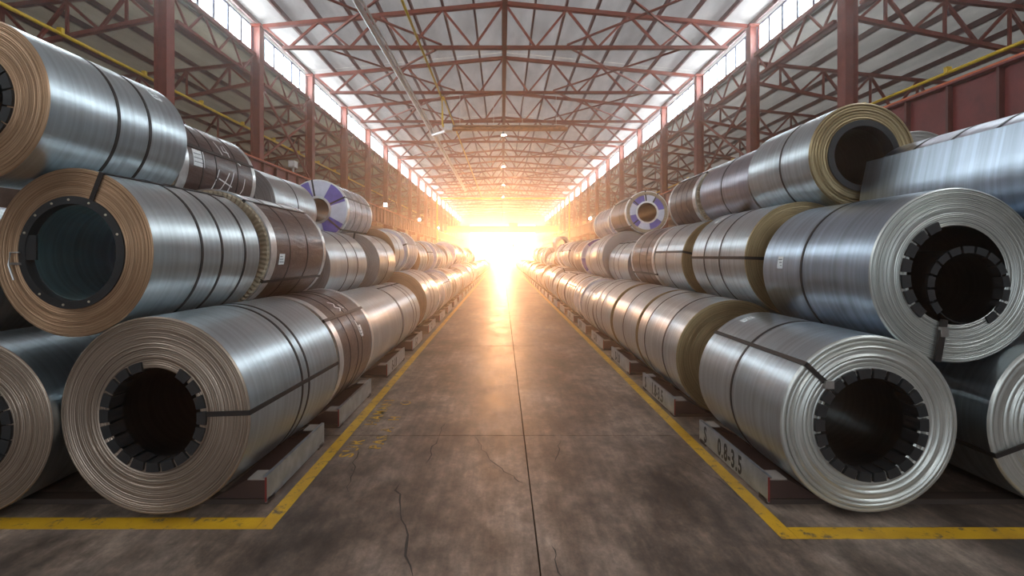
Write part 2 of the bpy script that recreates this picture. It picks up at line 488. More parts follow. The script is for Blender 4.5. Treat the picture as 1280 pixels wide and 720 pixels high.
# clerestory windows, one per bay and side
wn = 0
for side, X0, nm in ((-1, XL, 'left'), (1, XR, 'right')):
    for k in range(-7, 19):
        ya = Y0 + BAY*k; yb = ya + BAY
        wn += 1
        x = X0 + side*0.25
        z0, z1 = 11.92, 13.02
        wd = tag(empty('window_%d' % wn, (x, ya, z0)),
                 ('%s clerestory window strip above the %s row of columns' % (ordinal(k+1), nm)) if k >= 0 else
                 'clerestory window strip behind the viewpoint on the %s side' % nm, 'window', 'clerestory windows', 'structure')
        fr = MB()
        fr.box(-0.07, 0.07, 0, BAY, -0.16, 0.0); fr.build('window_sill', M['sill'], wd)
        MB().box(-0.05, 0.05, 0, BAY, z1-z0, z1-z0+0.10).build('window_head', M['mullion'], wd)
        near = 0 <= k < 7
        npn = 6 if near else (3 if 7 <= k < 12 else 1)
        pw = BAY/npn
        pm = MB().box(-0.012, 0.012, 0.07, pw-0.07, 0.0, z1-z0).mesh('pane', M['pane'])
        mm = MB().box(-0.07, 0.07, -0.07, 0.07, 0.0, z1-z0).mesh('mullion', M['mullion'])
        for i in range(npn):
            put('pane', pm, wd, (0, i*pw, 0)); put('mullion', mm, wd, (0, i*pw, 0))
        # wall strip over the aisle roof under the sill
        MB().box(-0.04, 0.04, 0, BAY, -0.40, -0.16).build('wall_strip', M['sidewall'], wd)

# ------------------------------------------------------------------ steelwork
def make_column(side):
    """H-section column: two flanges, web, head plate, foot plate, corbel under the crane girder"""
    s = -side                                  # towards the nave
    t = []
    H = EAVE
    t.append(('inner_flange', MB().box(min(s*0.19, s*0.22), max(s*0.19, s*0.22), -0.19, 0.19, 0.03, H).mesh('inner_flange', M['red'])))
    t.append(('outer_flange', MB().box(min(-s*0.19, -s*0.22), max(-s*0.19, -s*0.22), -0.19, 0.19, 0.03, H).mesh('outer_flange', M['red'])))
    t.append(('web', MB().box(-0.19, 0.19, -0.012, 0.012, 0.03, H).mesh('web', M['red'])))
    t.append(('head_plate', MB().box(-0.28, 0.28, -0.24, 0.24, H, H+0.06).mesh('head_plate', M['red'])))
    t.append(('foot_plate', MB().box(-0.34, 0.34, -0.32, 0.32, 0, 0.03).mesh('foot_plate', M['red'])))
    a, b_ = sorted((s*0.22, s*0.75))
    t.append(('corbel', MB().box(a, b_, -0.15, 0.15, 4.75, 5.10).mesh('corbel', M['red'])))
    return t
ctop = {}
for side, X0, nm in ((-1, XL, 'left'), (1, XR, 'right')):
    parts = make_column(side)
    for k, y in enumerate(cols_y):
        c = tag(empty('steel_column', (X0, y, 0)), '%s red steel column from the front along the %s coil stacks' % (ordinal(k+1), nm), 'column', 'columns of the hall')
        for n_, me in parts: put(n_, me, c)

# nave trusses
def truss_nodes():
    b = []; t = []
    for s, X0 in ((-1, XL), (1, XR)):
        h = abs(X0 - XM)
        t.append([XM + s*h*f for f in (0, .25, .5, .75, 1.0)])
        b.append([XM + s*h*f for f in (.125, .375, .625, .87)])
    return t, b
ZB = 12.06
def nave_members():
    t, b = truss_nodes(); out = []
    x0, x1 = b[0][-1], b[1][-1]
    out.append(('bottom_chord', (x0-0.3, 0, ZB), (x1+0.3, 0, ZB), 0.16, 0.17))
    for s in (0, 1):
        out.append(('top_chord', (XM, 0, RIDGE-0.02), (t[s][-1] - (0.32 if s else -0.32), 0, EAVE+0.01), 0.18, 0.20))
        tt, bb = t[s], b[s]
        for i in range(4):
            out.append(('diagonal', (tt[i], 0, slope_z(tt[i])), (bb[i], 0, ZB), 0.10, 0.11))
            xe = tt[i+1] if i < 3 else tt[i+1] - (0.36 if s else -0.36)
            out.append(('diagonal', (bb[i], 0, ZB), (xe, 0, slope_z(xe)-.03), 0.10, 0.11))
    out.append(('king_post', (XM, 0, ZB), (XM, 0, RIDGE), 0.16, 0.16))
    return out
mem = nave_members()
mm_ = [(n_, MB().beam(p, q, w, h, up=(0,1,0)).mesh(n_, M['red'])) for n_, p, q, w, h in mem]
far_t = MB()
for n_, p, q, w, h in mem: far_t.beam(p, q, w, h, up=(0,1,0))
far_me = far_t.mesh('roof_truss', M['red'])
for k, y in enumerate(cols_y):
    lab = '%s red lattice roof truss from the front, spanning the main hall' % ordinal(k+1)
    if k < 8:
        o = empty('roof_truss', (0, y, 0))
        for n_, me in mm_: put(n_, me, o)
    else:
        o = put('roof_truss', far_me, None, (0, y, 0))
    tag(o, lab, 'roof truss', 'nave roof trusses')
# ridge tie running lengthwise through the truss feet
tag(MB().box(XM-0.10, XM+0.10, Y0, YZ, ZB-0.28, ZB-0.09).build('ridge_tie', M['red']), 'long red tie beam running lengthwise under the ridge', 'tie beam')
# wind bracing between trusses
def brace(y0, x0, y1, x1, lab, z=None):
    z0 = (slope_z(x0) - 0.1) if z is None else z; z1 = (slope_z(x1) - 0.1) if z is None else z
    tag(MB().beam((x0, y0+.09, z0), (x1, y1-.09, z1), 0.08, 0.08).build('roof_brace', M['red']), lab, 'roof brace', 'roof wind braces')
bn = 0
for k in (0, 1, 2, 4, 6):
    ya, yb = cols_y[k], cols_y[k+1]
    for (xa, xb) in ((-8.8, -2.9), (3.1, 9.0)):
        sd_ = 'left' if xa < 0 else 'right'
        for q in (0, 1):
            brace(ya, (xa, xb)[q], yb, (xb, xa)[q], 'thin red roof brace slanting %s between the %s and %s trusses, %s slope' % (('inwards', 'outwards')[q == (0 if sd_ == 'left' else 1)], ordinal(k+1), ordinal(k+2), sd_), ZB+0.1)

# aisle trusses: upper chord follows the roof, lower chord dips
def aisle_members(side):
    out = []; L = AX - 12.0
    lo = lambda d: 10.4 - 0.205*d if d < 8 else 8.76 - 0.02*(d-8)
    s = side
    out.append(('top_chord', (s*.26, 0, aisle_top(.26)), (s*(L-.05), 0, aisle_top(L-.05)), 0.14, 0.15))
    out.append(('bottom_chord', (s*.26, 0, lo(.26)), (s*8, 0, lo(8)), 0.14, 0.15))
    out.append(('bottom_chord', (s*8, 0, lo(8)), (s*(L-.05), 0, lo(L)), 0.14, 0.15))
    n = 8
    for i in range(n):
        d0, d1 = max(.38, L*i/n), min(L*(i+1)/n, L-.1); dm = (d0+d1)/2
        out.append(('diagonal', (s*d0, 0, lo(d0)), (s*dm, 0, aisle_top(dm)-.06), 0.09, 0.10))
        out.append(('diagonal', (s*dm, 0, aisle_top(dm)-.06), (s*d1, 0, lo(d1)), 0.09, 0.10))
        out.append(('post', (s*dm, 0, lo(dm)), (s*dm, 0, aisle_top(dm)-.02), 0.08, 0.08))
    return out
for side, X0, nm in ((-1, XL, 'left'), (1, XR, 'right')):
    ms = aisle_members(side)
    pm = [(n_, MB().beam(p, q, w, h, up=(0,1,0)).mesh(n_, M['red'])) for n_, p, q, w, h in ms]
    fm = MB()
    for n_, p, q, w, h in ms: fm.beam(p, q, w, h, up=(0,1,0))
    fme = fm.mesh('aisle_truss', M['red'])
    for k, y in enumerate(cols_y[:16]):
        if k < 4:
            o = empty('aisle_truss', (X0, y, 0))
            for n_, me in pm: put(n_, me, o)
        else:
            o = put('aisle_truss', fme, None, (X0, y, 0))
        tag(o, '%s red lattice truss from the front under the %s aisle roof' % (ordinal(k+1), nm), 'roof truss', 'aisle trusses')
    # lattice girder under the clerestory, one per bay
    ztop, zbot = 11.62, 10.55
    lm = [('top_chord', (0,.2,ztop), (0,BAY-.2,ztop), .16, .14), ('bottom_chord', (0,0.6,zbot), (0,BAY-0.6,zbot), .12, .12)]
    ny = [.25, 1.2, 2.1, 3.0, 3.9, 4.8, 5.75]
    for i in range(6):
        za, zb = (ztop, zbot) if i % 2 == 0 else (zbot, ztop)
        lm.append(('diagonal', (0, ny[i], za), (0, ny[i+1], zb), .07, .07))
    lmm = [(n_, MB().beam(p, q, w, h, up=(1,0,0)).mesh(n_, M['red'])) for n_, p, q, w, h in lm]
    lf = MB()
    for n_, p, q, w, h in lm: lf.beam(p, q, w, h, up=(1,0,0))
    lfm = lf.mesh('eaves_girder', M['red'])
    for k in range(-2, 19):
        y = Y0 + BAY*k
        if k < 0: lab = 'red lattice girder under the clerestory, %s nearest above the %s stacks' % ('very' if k == -2 else 'second', nm)
        else: lab = '%s red lattice girder under the clerestory on the %s side' % (ordinal(k+1), nm)
        if -2 <= k < 5:
            o = empty('eaves_girder', (X0, y, 0))
            for n_, me in lmm: put(n_, me, o)
        else: o = put('eaves_girder', lfm, None, (X0, y, 0))
        tag(o, lab, 'girder', 'clerestory girders')
    # cross bracing in the column line
    for k in (1, 5, 9):
        y = cols_y[k]
        o = empty('column_brace', (X0, y, 0))
        put('diagonal', MB().beam((0.0, 0.2, 6.7), (0.0, BAY-0.2, 10.3), 0.09, 0.09).mesh('diagonal', M['red']), o)
        put('diagonal', MB().beam((0.1, 0.2, 10.3), (0.1, BAY-0.2, 6.7), 0.09, 0.09).mesh('diagonal', M['red']), o)
        tag(o, 'red X-shaped bracing between the %s and %s columns on the %s' % (ordinal(k+1), ordinal(k+2), nm), 'brace', 'column bracing')
    # crane runway
    gx = X0 - side*0.50
    g = tag(empty('crane_girder', (gx, 0, 0)), 'long ribbed red crane runway girder behind the %s coil stacks' % nm, 'girder', 'crane runway girders')
    ya_, yb_ = Y0 - 2*BAY, YZ - 0.5
    MB().box(-0.02, 0.02, ya_, yb_, 5.16, 6.42).build('web', M['girder'], g)
    MB().box(-0.20, 0.20, ya_, yb_, 6.42, 6.47).build('top_flange', M['girder'], g)
    MB().box(-0.17, 0.17, ya_, yb_, 5.11, 5.16).build('bottom_flange', M['girder'], g)
    MB().box(-0.045, 0.045, ya_, yb_, 6.47, 6.58).build('crane_rail', M['rail'], g)
    st = MB().box(min(-side*0.02, -side*0.15), max(-side*0.02, -side*0.15), -0.03, 0.03, 5.16, 6.42).mesh('stiffener', M['red_purlin'])
    for i in range(int((yb_-ya_)/1.2)): put('stiffener', st, g, (0, ya_ + 0.6 + 1.2*i, 0))

# pipes, flue, heater
def pipe(name, pts, r, mat, lab, cat, n=8): return tag(MB().tube(pts, r, n).build(name, mat, smooth=True, angle=50), lab, cat)
pL = empty('gas_pipe', (0,0,0)); tag(pL, 'thin yellow pipe running lengthwise behind the left columns', 'pipe')
MB().tube([(XL-0.7, 4, 8.35), (XL-0.7, 100, 8.35)], 0.055).build('tube', M['yellow'], pL, smooth=True, angle=50)
cl = MB().box(-0.07, 0.07, -0.05, 0.05, -0.02, 0.16).mesh('clip', M['yellow'])
for k in range(10): put('clip', cl, pL, (XL-0.7, 9.85 + 3*k, 8.35))
pR = empty('gas_pipe', (0,0,0)); tag(pR, 'thin yellow pipe above the orange rail behind the right stacks', 'pipe')
MB().tube([(XR+0.55, 4, 7.25), (XR+0.55, 100, 7.25)], 0.05).build('tube', M['yellow'], pR, smooth=True, angle=50)
for k in range(8): put('clip', cl, pR, (XR+0.55, 9.85 + 3*k, 7.25))
g3 = empty('gas_pipe', (0,0,0)); tag(g3, 'yellow pipe under the trusses dropping to the tube heater', 'pipe')
MB().tube([(-3.92, Y0-8, 11.85), (-3.75, 28.3, 11.85), (-3.72, 28.3, 10.9), (-3.72, 28.3, 10.3), (-3.66, 28.3, 10.1)], 0.06).build('tube', M['yellow'], g3, smooth=True, angle=50)
MB().tube([(-3.62, 28.3, 11.85), (-3.55, 48, 11.85), (-3.4, 80, 11.85)], 0.055).build('tube', M['yellow'], g3, smooth=True, angle=50)
MB().box(-3.80, -3.60, 28.2, 28.4, 11.75, 11.95).build('pipe_tee', M['yellow'], g3)
fl = empty('flue_pipe', (0,0,0)); tag(fl, 'bright metal flue pipe hung lengthwise under the trusses, left of centre', 'pipe')
MB().tube([(-5.40, Y0-8, 11.5), (-5.40, 66, 11.5)], 0.11, 10).build('tube', M['duct'], fl, smooth=True, angle=50)
MB().tube([(-5.16, Y0-8, 11.48), (-5.16, 66, 11.48)], 0.05, 8).build('tube', M['duct'], fl, smooth=True, angle=50)
MB().tube([(-5.35, 35.0, 11.4), (-3.6, 29.5, 10.2), (-3.35, 28.9, 10.05)], 0.10, 10).build('branch_tube', M['duct'], fl, smooth=True, angle=50)
for k in range(8): MB().box(-5.42, -5.38, cols_y[k]-0.03, cols_y[k]+0.03, 11.6, 11.96).build('hanger', M['duct'], fl)
ht = empty('tube_heater', (0.35, 28.3, 10.0)); tag(ht, 'copper-coloured radiant tube heater hung crosswise high over the aisle', 'heater')
MB().tube([(-3.5, 0, 0), (3.7, 0, 0)], 0.10, 10).build('tube', M['copper'], ht, smooth=True, angle=50)
MB().tube([(-3.5, 0.28, 0), (3.7, 0.28, 0)], 0.10, 10).build('tube', M['copper'], ht, smooth=True, angle=50)
MB().add([(-3.4,-.25,.10),(3.6,-.25,.10),(3.6,.0,.22),(-3.4,.0,.22),(3.6,.28,.22),(-3.4,.28,.22),(3.6,.53,.10),(-3.4,.53,.10)],
         [(0,1,2,3),(3,2,4,5),(5,4,6,7)]).build('reflector', M['copper'], ht)
MB().box(-3.95, -3.45, -0.2, 0.45, -0.15, 0.25).build('burner_box', M['lamp_body'], ht)
for x in (-3.0, -0.9, 0.9, 3.0): MB().tube([(x, 0.14, 0.2), (x, 0.14, 2.1)], 0.012, 5).build('hanger_wire', M['duct'], ht)
yp = empty('gas_pipe', (0,0,0)); tag(yp, 'far yellow pipe crossing the hall high up with legs down both walls', 'pipe')
MB().tube([(XL+0.95, 75.5, 0.0), (XL+0.95, 75.5, 11.3), (XL+1.3, 75.5, 11.62), (XR-1.3, 75.5, 11.62), (XR-0.95, 75.5, 11.3), (XR-0.95, 75.5, 0.0)], 0.13).build('tube', M['yellow'], yp, smooth=True, angle=50)

# travelling crane far down the hall
cr = empty('bridge_crane', (XM, 92, 6.58)); tag(cr, 'yellow overhead bridge crane spanning the far end of the hall', 'crane')
ca = XR - XL - 1.0
for dy, nm_ in ((-1.0, 'a'), (1.0, 'b')):
    mb = MB(); mb.box(-ca/2+0.3, ca/2-0.3, dy-0.28, dy+0.28, 0.25, 1.45); mb.build('bridge_beam', M['crane'], cr)
for s in (-1, 1): MB().box(s*ca/2-0.22, s*ca/2+0.22, -1.9, 1.9, 0.0, 0.5).build('end_truck', M['crane'], cr)
MB().box(1.2, 3.0, -1.3, 1.3, 1.45, 2.1).build('trolley', M['crane'], cr)
MB().tube([(2.1, 0, 1.5), (2.1, 0, -2.2)], 0.05, 6).build('hoist_rope', M['strap'], cr)
MB().box(1.85, 2.35, -0.2, 0.2, -2.7, -2.2).build('hook_block', M['crane'], cr)

# lamps
lamp_me = None
def high_bay(x, y, z, lab):
    o = empty('high_bay_lamp', (x, y, z))
    MB().lathe([(0.02, 0), (0.09, 0.02), (0.11, 0.22), (0.24, 0.42), (0.22, 0.42), (0.09, 0.22), (0.02, 0.2)], 16, closed=True).build('shade', M['lamp_body'], o, smooth=True).rotation_euler = (-math.pi/2, 0, 0)
    b_ = MB().lathe([(0.001, -0.09), (0.13, -0.07), (0.18, 0.0), (0.001, 0.01)], 14, closed=False).build('bulb', M['bulb'], o, (0, 0, -0.36), smooth=True)
    b_.rotation_euler = (-math.pi/2, 0, 0)
    MB().tube([(0,0,0), (0,0,11.76-z)], 0.015, 5).build('cord', M['strap'], o)
    MB().box(-0.09, 0.09, -0.09, 0.09, 11.74-z, 11.779-z).build('mounting_plate', M['lamp_body'], o)
    tag(o, lab, 'lamp', 'high bay lamps')
for i, (y, z) in enumerate(((34.0, 11.5), (46.0, 11.5), (58.0, 11.5), (70.0, 11.5))):
    high_bay(0.1, y, z, '%s hanging lamp from the front under the ridge' % ordinal(i+1))
def floodlight(side, y, lab):
    x = (XL + 0.5) if side < 0 else (XR - 0.5)
    o = empty('floodlight', (x, y, 6.58))
    MB().box(-0.04, 0.04, -0.04, 0.04, 0, 0.25).build('bracket', M['lamp_body'], o)
    MB().box(-0.16, 0.16, -0.22, 0.22, 0.25, 0.60).build('housing', M['lamp_body'], o)
    MB().box(-0.13, 0.13, -0.235, -0.22, 0.29, 0.56).build('lens', M['lamp'] if y > 30 else M['paper'], o)
    tag(o, lab, 'floodlight', 'floodlights on the crane girders')
for i, y in enumerate((24.5, 44.0, 62.0, 80.0)): floodlight(-1, y, '%s small floodlight from the front on the left crane girder' % ordinal(i+1))
for i, y in enumerate((41.0, 60.0)): floodlight(1, y, '%s small floodlight from the front on the right crane girder' % ordinal(i+1))

# ------------------------------------------------------------------ floor markings
def marking(pts_boxes, lab):
    o = empty('floor_line', (0,0,0))
    for (x0, x1, y0, y1) in pts_boxes: MB().box(x0, x1, y0, y1, 0.0, 0.003).build('painted_stripe', M['line'], o)
    tag(o, lab, 'floor marking', 'yellow floor lines')
marking([(-1.88, -1.76, 3.48, 92), (-9.0, -1.885, 3.48, 3.63)], 'yellow painted line bordering the left coil stacks, turning at the front')
marking([(2.06, 2.18, 3.36, 92), (2.185, 9.5, 3.36, 3.50)], 'yellow painted line bordering the right coil stacks, turning at the front')
def text_mesh(txt, size, xscale, mat, extr=0.002, bold=0.0, space=1.0):
    cu = bpy.data.curves.new('t', 'FONT'); cu.body = txt; cu.size = size; cu.extrude = extr; cu.offset = bold; cu.space_character = space
    cu.resolution_u = 3
    ob = bpy.data.objects.new('t', cu); col.objects.link(ob)
    dg = bpy.context.evaluated_depsgraph_get()
    me = bpy.data.meshes.new_from_object(ob.evaluated_get(dg))
    bpy.data.objects.remove(ob); bpy.data.curves.remove(cu)
    me.transform(Matrix.Diagonal((xscale, 1, 1, 1)))
    me.materials.clear(); me.materials.append(mat)
    return me
fs = empty('floor_stencil', (-1.5, 5.7, 0)); tag(fs, 'worn yellow stencilled lettering on the floor beside the left line', 'floor marking')
for txt, x, y, s in (('SUR', -1.56, 4.72, 0.21), ('HAMANI', -1.56, 5.62, 0.21), ('PAS A', -1.32, 4.92, 0.19), ('H', -1.32, 5.78, 0.19), ('O', -1.30, 6.38, 0.21)):
    me = text_mesh(txt, s, 1.05, M['stencil'], 0.001, 0.004, 1.25)
    put('lettering', me, fs, (x+1.5, y-5.7, 0.0015), (0, 0, math.pi/2))

# ------------------------------------------------------------------ chocks
tx_cache = {}
SKID = 4.3
def chock(side, y0, y1, lab, txt):
    """zinc-faced steel chock on a skid; its inner slope holds the coil"""
    Xf = 1.97 if side < 0 else 2.22
    o = empty('coil_chock', (side*Xf, y0, 0)); L = y1 - y0; s = side
    def bx(a, b_, *r): return MB().box(min(s*a, s*b_), max(s*a, s*b_), *r)
    bx(0, 0.012, 0, L, 0.025, 0.235).build('face_plate', M['plate'], o)
    bx(0, 0.030, 0, L, 0.235, 0.243).build('face_lip', M['plate'], o)
    for yy in (0.0, L-0.012):
        P = [(0.012, 0.06), (0.44, 0.06), (0.17, 0.21), (0.012, 0.21)]
        MB().add([(s*a, yy, z) for a, z in P] + [(s*a, yy+0.012, z) for a, z in P], [(3,2,1,0),(4,5,6,7),(0,1,5,4),(1,2,6,5),(2,3,7,6),(3,0,4,7)]).build('end_plate', M['chock'], o)
    v = [(s*0.012, 0.012, 0.06), (s*0.012, L-0.012, 0.06), (s*0.42, L-0.012, 0.06), (s*0.42, 0.012, 0.06), (s*0.05, 0.012, 0.18), (s*0.05, L-0.012, 0.18)]
    f = [(0,1,2,3), (0,4,5,1), (4,3,2,5), (0,3,4), (1,5,2)]
    MB().add(v, f).build('saddle_wedge', M['chock'], o)
    for yy in (0.0, L-0.16): bx(0.012, 0.16, yy, yy+0.16, 0.212, 0.222).build('top_tab', M['tab'], o)
    bx(-0.001, 0.014, -0.003, 0.002, 0.03, 0.236).build('red_corner', M['redtip'], o)
    for yy in (0.02, L-0.14): bx(0.0, SKID, yy, yy+0.12, 0.0, 0.044).build('skid_beam', M['skid'], o)
    if txt:
        for t_, frac, sz in txt:
            key = (t_, sz)
            if key not in tx_cache: tx_cache[key] = text_mesh(t_, sz, 0.60, M['letter'], 0.001, 0.006, 1.2)
            if side > 0: rot = Matrix(((0,0,-1),(-1,0,0),(0,1,0))).to_euler(); yl = L*(1-frac)
            else: rot = Matrix(((0,0,1),(1,0,0),(0,1,0))).to_euler(); yl = L*frac
            put('lettering', tx_cache[key], o, (-s*0.0015, yl, 0.052), rot)
    tag(o, lab, 'coil chock', 'chocks along the coil rows')
    return o
lefts = [(3.81, 5.04), (5.50, 6.85), (7.8, 9.2), (9.98, 11.2), (12.2, 13.45)] + [(14.35+2.12*i, 15.65+2.12*i) for i in range(29)]
rights = [(3.81+2.08*i, 5.14+2.08*i) for i in range(34)]
for i, (a, b_) in enumerate(lefts):
    t = None
    if i == 2: t = [('S-1.0', 0.25, 0.235)]
    elif i in (3, 4, 5): t = [('S-2', 0.3, 0.235)]
    chock(-1, a, b_, '%s zinc-faced chock from the front under the left bottom coils' % ordinal(i+1), t)
for i, (a, b_) in enumerate(rights):
    t = None
    if i == 0: t = [('S', 0.09, 0.235), ('0.8-3.5', 0.33, 0.235)]
    elif i == 1: t = [('S', 0.09, 0.235), ('1.8-3.5', 0.33, 0.235)]
    elif i == 2: t = [('S-1.8', 0.25, 0.235)]
    elif i in (3, 4, 5): t = [('S-10', 0.25, 0.235)]
    chock(1, a, b_, '%s zinc-faced chock from the front under the right bottom coils' % ordinal(i+1), t)

# ------------------------------------------------------------------ coils
def coil_mesh(R, rb, W, segs, rings, mats, amp, seed):
    r = random.Random(seed)
    prof = [(rb, 0.0)]; mi = []
    for i in range(rings):
        a = rb + (R-0.006-rb)*i/rings; b_ = rb + (R-0.006-rb)*(i+1)/rings
        k = r.uniform(0.25, 1.0)*amp; off = r.uniform(-0.4, 0.4)*amp
        prof.append((a + (b_-a)*0.25, -k*0.8)); prof.append((a + (b_-a)*0.55, -k)); prof.append((a + (b_-a)*0.85, -k*0.7))
        prof.append((b_, off if i < rings-1 else 0.0)); mi += [1, 1, 1, 1]
    prof.append((R, 0.006)); mi.append(1)
    prof.append((R, W-0.006)); mi.append(0)
    prof.append((R-0.006, W)); mi.append(1)
    prof.append((rb, W)); mi.append(1)
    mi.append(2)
    return MB().lathe(prof, segs, mi).mesh('wound_sheet', mats, True, 40)
def ring_strap(R, y, w, segs, t=0.004):
    return MB().lathe([(R-0.002, y-w/2), (R+t, y-w/2), (R+t, y+w/2), (R-0.002, y+w/2)], segs).mesh('strap', M['strap'], True, 40)
def axial_strap(R, rb, W, w=0.038, amp=0.01):
    mb = MB()
    mb.box(R-0.004, R+0.008, -0.004-amp, W+0.006, -w/2, w/2)
    mb.box(rb-0.006, R+0.008, -0.010-amp, -0.002-amp, -w/2, w/2)
    mb.box(rb-0.006, R+0.008, W, W+0.006, -w/2, w/2)
    mb.box(rb-0.008, rb+0.002, -0.010-amp, W+0.006, -w/2, w/2)
    return mb.mesh('strap', M['strap'])
def patch(R, y0, y1, arc, mat, name, t=0.002):
    return MB().lathe([(R-0.001, y0), (R+t, y0), (R+t, y1), (R-0.001, y1)], 6, a0=-arc/2, a1=arc/2, caps=True).mesh(name, mat, True, 40)

def make_coil(X, H, R, y0, W, kind, lab, segs, rings, rb=0.36, fmat='face_tan', omat='steel', amp=0.004, ring=(), axial=(), prot=None,
              label=None, yaw=0.0, group=None, seed=0, simple_=False, extra=None):
    o = empty('steel_coil', (X, y0, H-R), math.radians(yaw))
    tag(o, lab, 'steel coil', group)
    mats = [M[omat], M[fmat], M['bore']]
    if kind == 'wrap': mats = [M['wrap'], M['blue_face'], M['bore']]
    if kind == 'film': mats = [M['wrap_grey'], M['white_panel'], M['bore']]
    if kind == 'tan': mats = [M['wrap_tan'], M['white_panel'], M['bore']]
    c = (0, 0, R)
    put('wound_sheet', coil_mesh(R, rb, W, segs, rings, mats, amp if kind == 'steel' else 0.002, seed), o, c)
    for y in ring: put('strap', ring_strap(R, y*W, 0.030 if kind == 'steel' else 0.022, segs), o, c)
    for phi in axial: put('strap', axial_strap(R, rb, W, amp=amp), o, c, (0, -math.radians(phi), 0))
    if kind in ('wrap', 'film', 'tan'):
        for ya, yb in ((-0.004, 0.13), (W-0.08, W+0.004)):
            put('end_band', MB().lathe([(R-0.03, ya), (R+0.006, ya), (R+0.006, yb), (R-0.002, yb)], segs).mesh('end_band', M['band'], True, 40), o, c)
        if kind == 'wrap':
            # ribbed ring of folded board round the front edge
            n = 150 if segs > 60 else 60; v = []; f = []
            for k in range(n):
                t = 2*math.pi*k/n; q = 0.010 if k % 2 else -0.004
                for rr, yy in ((R-0.12, -0.008-q*0.3), (R-0.085, -0.018-q), (R-0.035, -0.018-q), (R-0.012, -0.004)):
                    v.append((rr*math.cos(t), yy, rr*math.sin(t)))
            for k in range(n):
                k2 = (k+1) % n
                for i in range(3): f.append((k*4+i, k2*4+i, k2*4+i+1, k*4+i+1))
            put('ribbed_edge_ring', MB().add(v, f).mesh('ribbed_edge_ring', M['rib']), o, c)
    if prot:
        n, arc, a_from, a_to = prot
        me = MB().lathe([(rb-0.014, -0.016-amp), (rb+0.058, -0.016-amp), (rb+0.058, -amp*0.5), (rb+0.001, -amp*0.5), (rb+0.001, 0.11), (rb-0.014, 0.11)], 3,
                        a0=-math.radians(arc)/2, a1=math.radians(arc)/2, caps=True).mesh('edge_protector', M['protector'])
        for k in range(n):
            a = a_from + (a_to-a_from)*k/n
            put('edge_protector', me, o, c, (0, -math.radians(a), 0))
    if label:
        for (phi, yf, ww, hh) in label:
            q = put('paper_label', patch(R, yf*W, yf*W+ww, hh/R, M['paper'], 'paper_label'), o, c, (0, -math.radians(phi), 0))
            for i in range(3):
                put('printed_line', patch(R+0.002, yf*W+0.015, yf*W+ww-0.015-0.02*i, 0.008/R, M['ink'], 'printed_line', 0.0015), q, (0,0,0), (0, -(i-1)*hh/4/R, 0))
    if extra: extra(o, R, rb, W)
    return o

def seg_rings(y):
    if y < 6.5: return 96, 24
    if y < 14: return 72, 14
    if y < 26: return 48, 8
    return 32, 4

ROWS = {}
def rest(rowlist, X, R, y0, y1):
    """height of a coil resting on the coils below it"""
    h = None
    for (x, z, r, a, b_) in rowlist:
        if b_ <= y0 or a >= y1: continue
        d = abs(X - x)
        if d < R + r:
            q = z + math.sqrt((R+r+0.014)**2 - d*d)
            h = q if h is None else max(h, q)
    return h
DESC = {'steel': 'bare galvanised', 'wrap': 'brown-wrapped', 'film': 'film-wrapped', 'tan': 'tan-wrapped'}
cnt = 0
def coil(side, tier, colm, n, y0, y1, R, kind='steel', X=None, lab=None, on=(), base=None, **kw):
    global cnt
    cnt += 1
    nm = 'left' if side < 0 else 'right'
    key = (side, tier, colm)
    H = base + R if base is not None else None
    if H is None:
        below = [q for k in on for q in ROWS.get(k, [])]
        H = rest(below, X, R, y0, y1) or 2.0
    ROWS.setdefault(key, []).append((X, H, R, y0, y1))
    segs, rings = seg_rings(y0)
    tn = {1: 'bottom', 2: 'middle', 3: 'top'}[tier]
    if not lab: lab = '%s steel coil from the front in the %s tier, %s of the aisle, %s' % (ordinal(n), tn, nm, DESC[kind])
    kw.setdefault('rings', rings); kw.setdefault('segs', segs)
    kw.setdefault('group', '%s tier coils %s of the aisle' % (tn, nm))
    return make_coil(X, H, R, y0, y1-y0, kind, lab, seed=cnt, **kw)

# --- extras for single coils
def scribble(o, R, strokes, w=0.012):
    """white marker strokes drawn on the outside: points are (angle in degrees, y)"""
    for st in strokes:
        v = []; f = []
        P = []
        for (a0, ya), (a1, yb) in zip(st, st[1:]):
            for k in range(6): P.append((a0+(a1-a0)*k/6, ya+(yb-ya)*k/6))
        P.append(st[-1])
        for i, (a, y) in enumerate(P):
            b0 = P[max(i-1,0)]; b1 = P[min(i+1,len(P)-1)]
            da = math.radians(b1[0]-b0[0])*R; dy = b1[1]-b0[1]; L = math.hypot(da, dy) or 1
            na, ny = -dy/L, da/L
            for s in (-1, 1):
                aa = math.radians(a) + s*na*w/2/R; yy = y + s*ny*w/2
                v.append(((R+0.004)*math.cos(aa), yy, (R+0.004)*math.sin(aa)))
            if i: f.append((2*i-2, 2*i-1, 2*i+1, 2*i))
        MB().add(v, f).build('marker_stroke', M['marker'], o, (0,0,R))

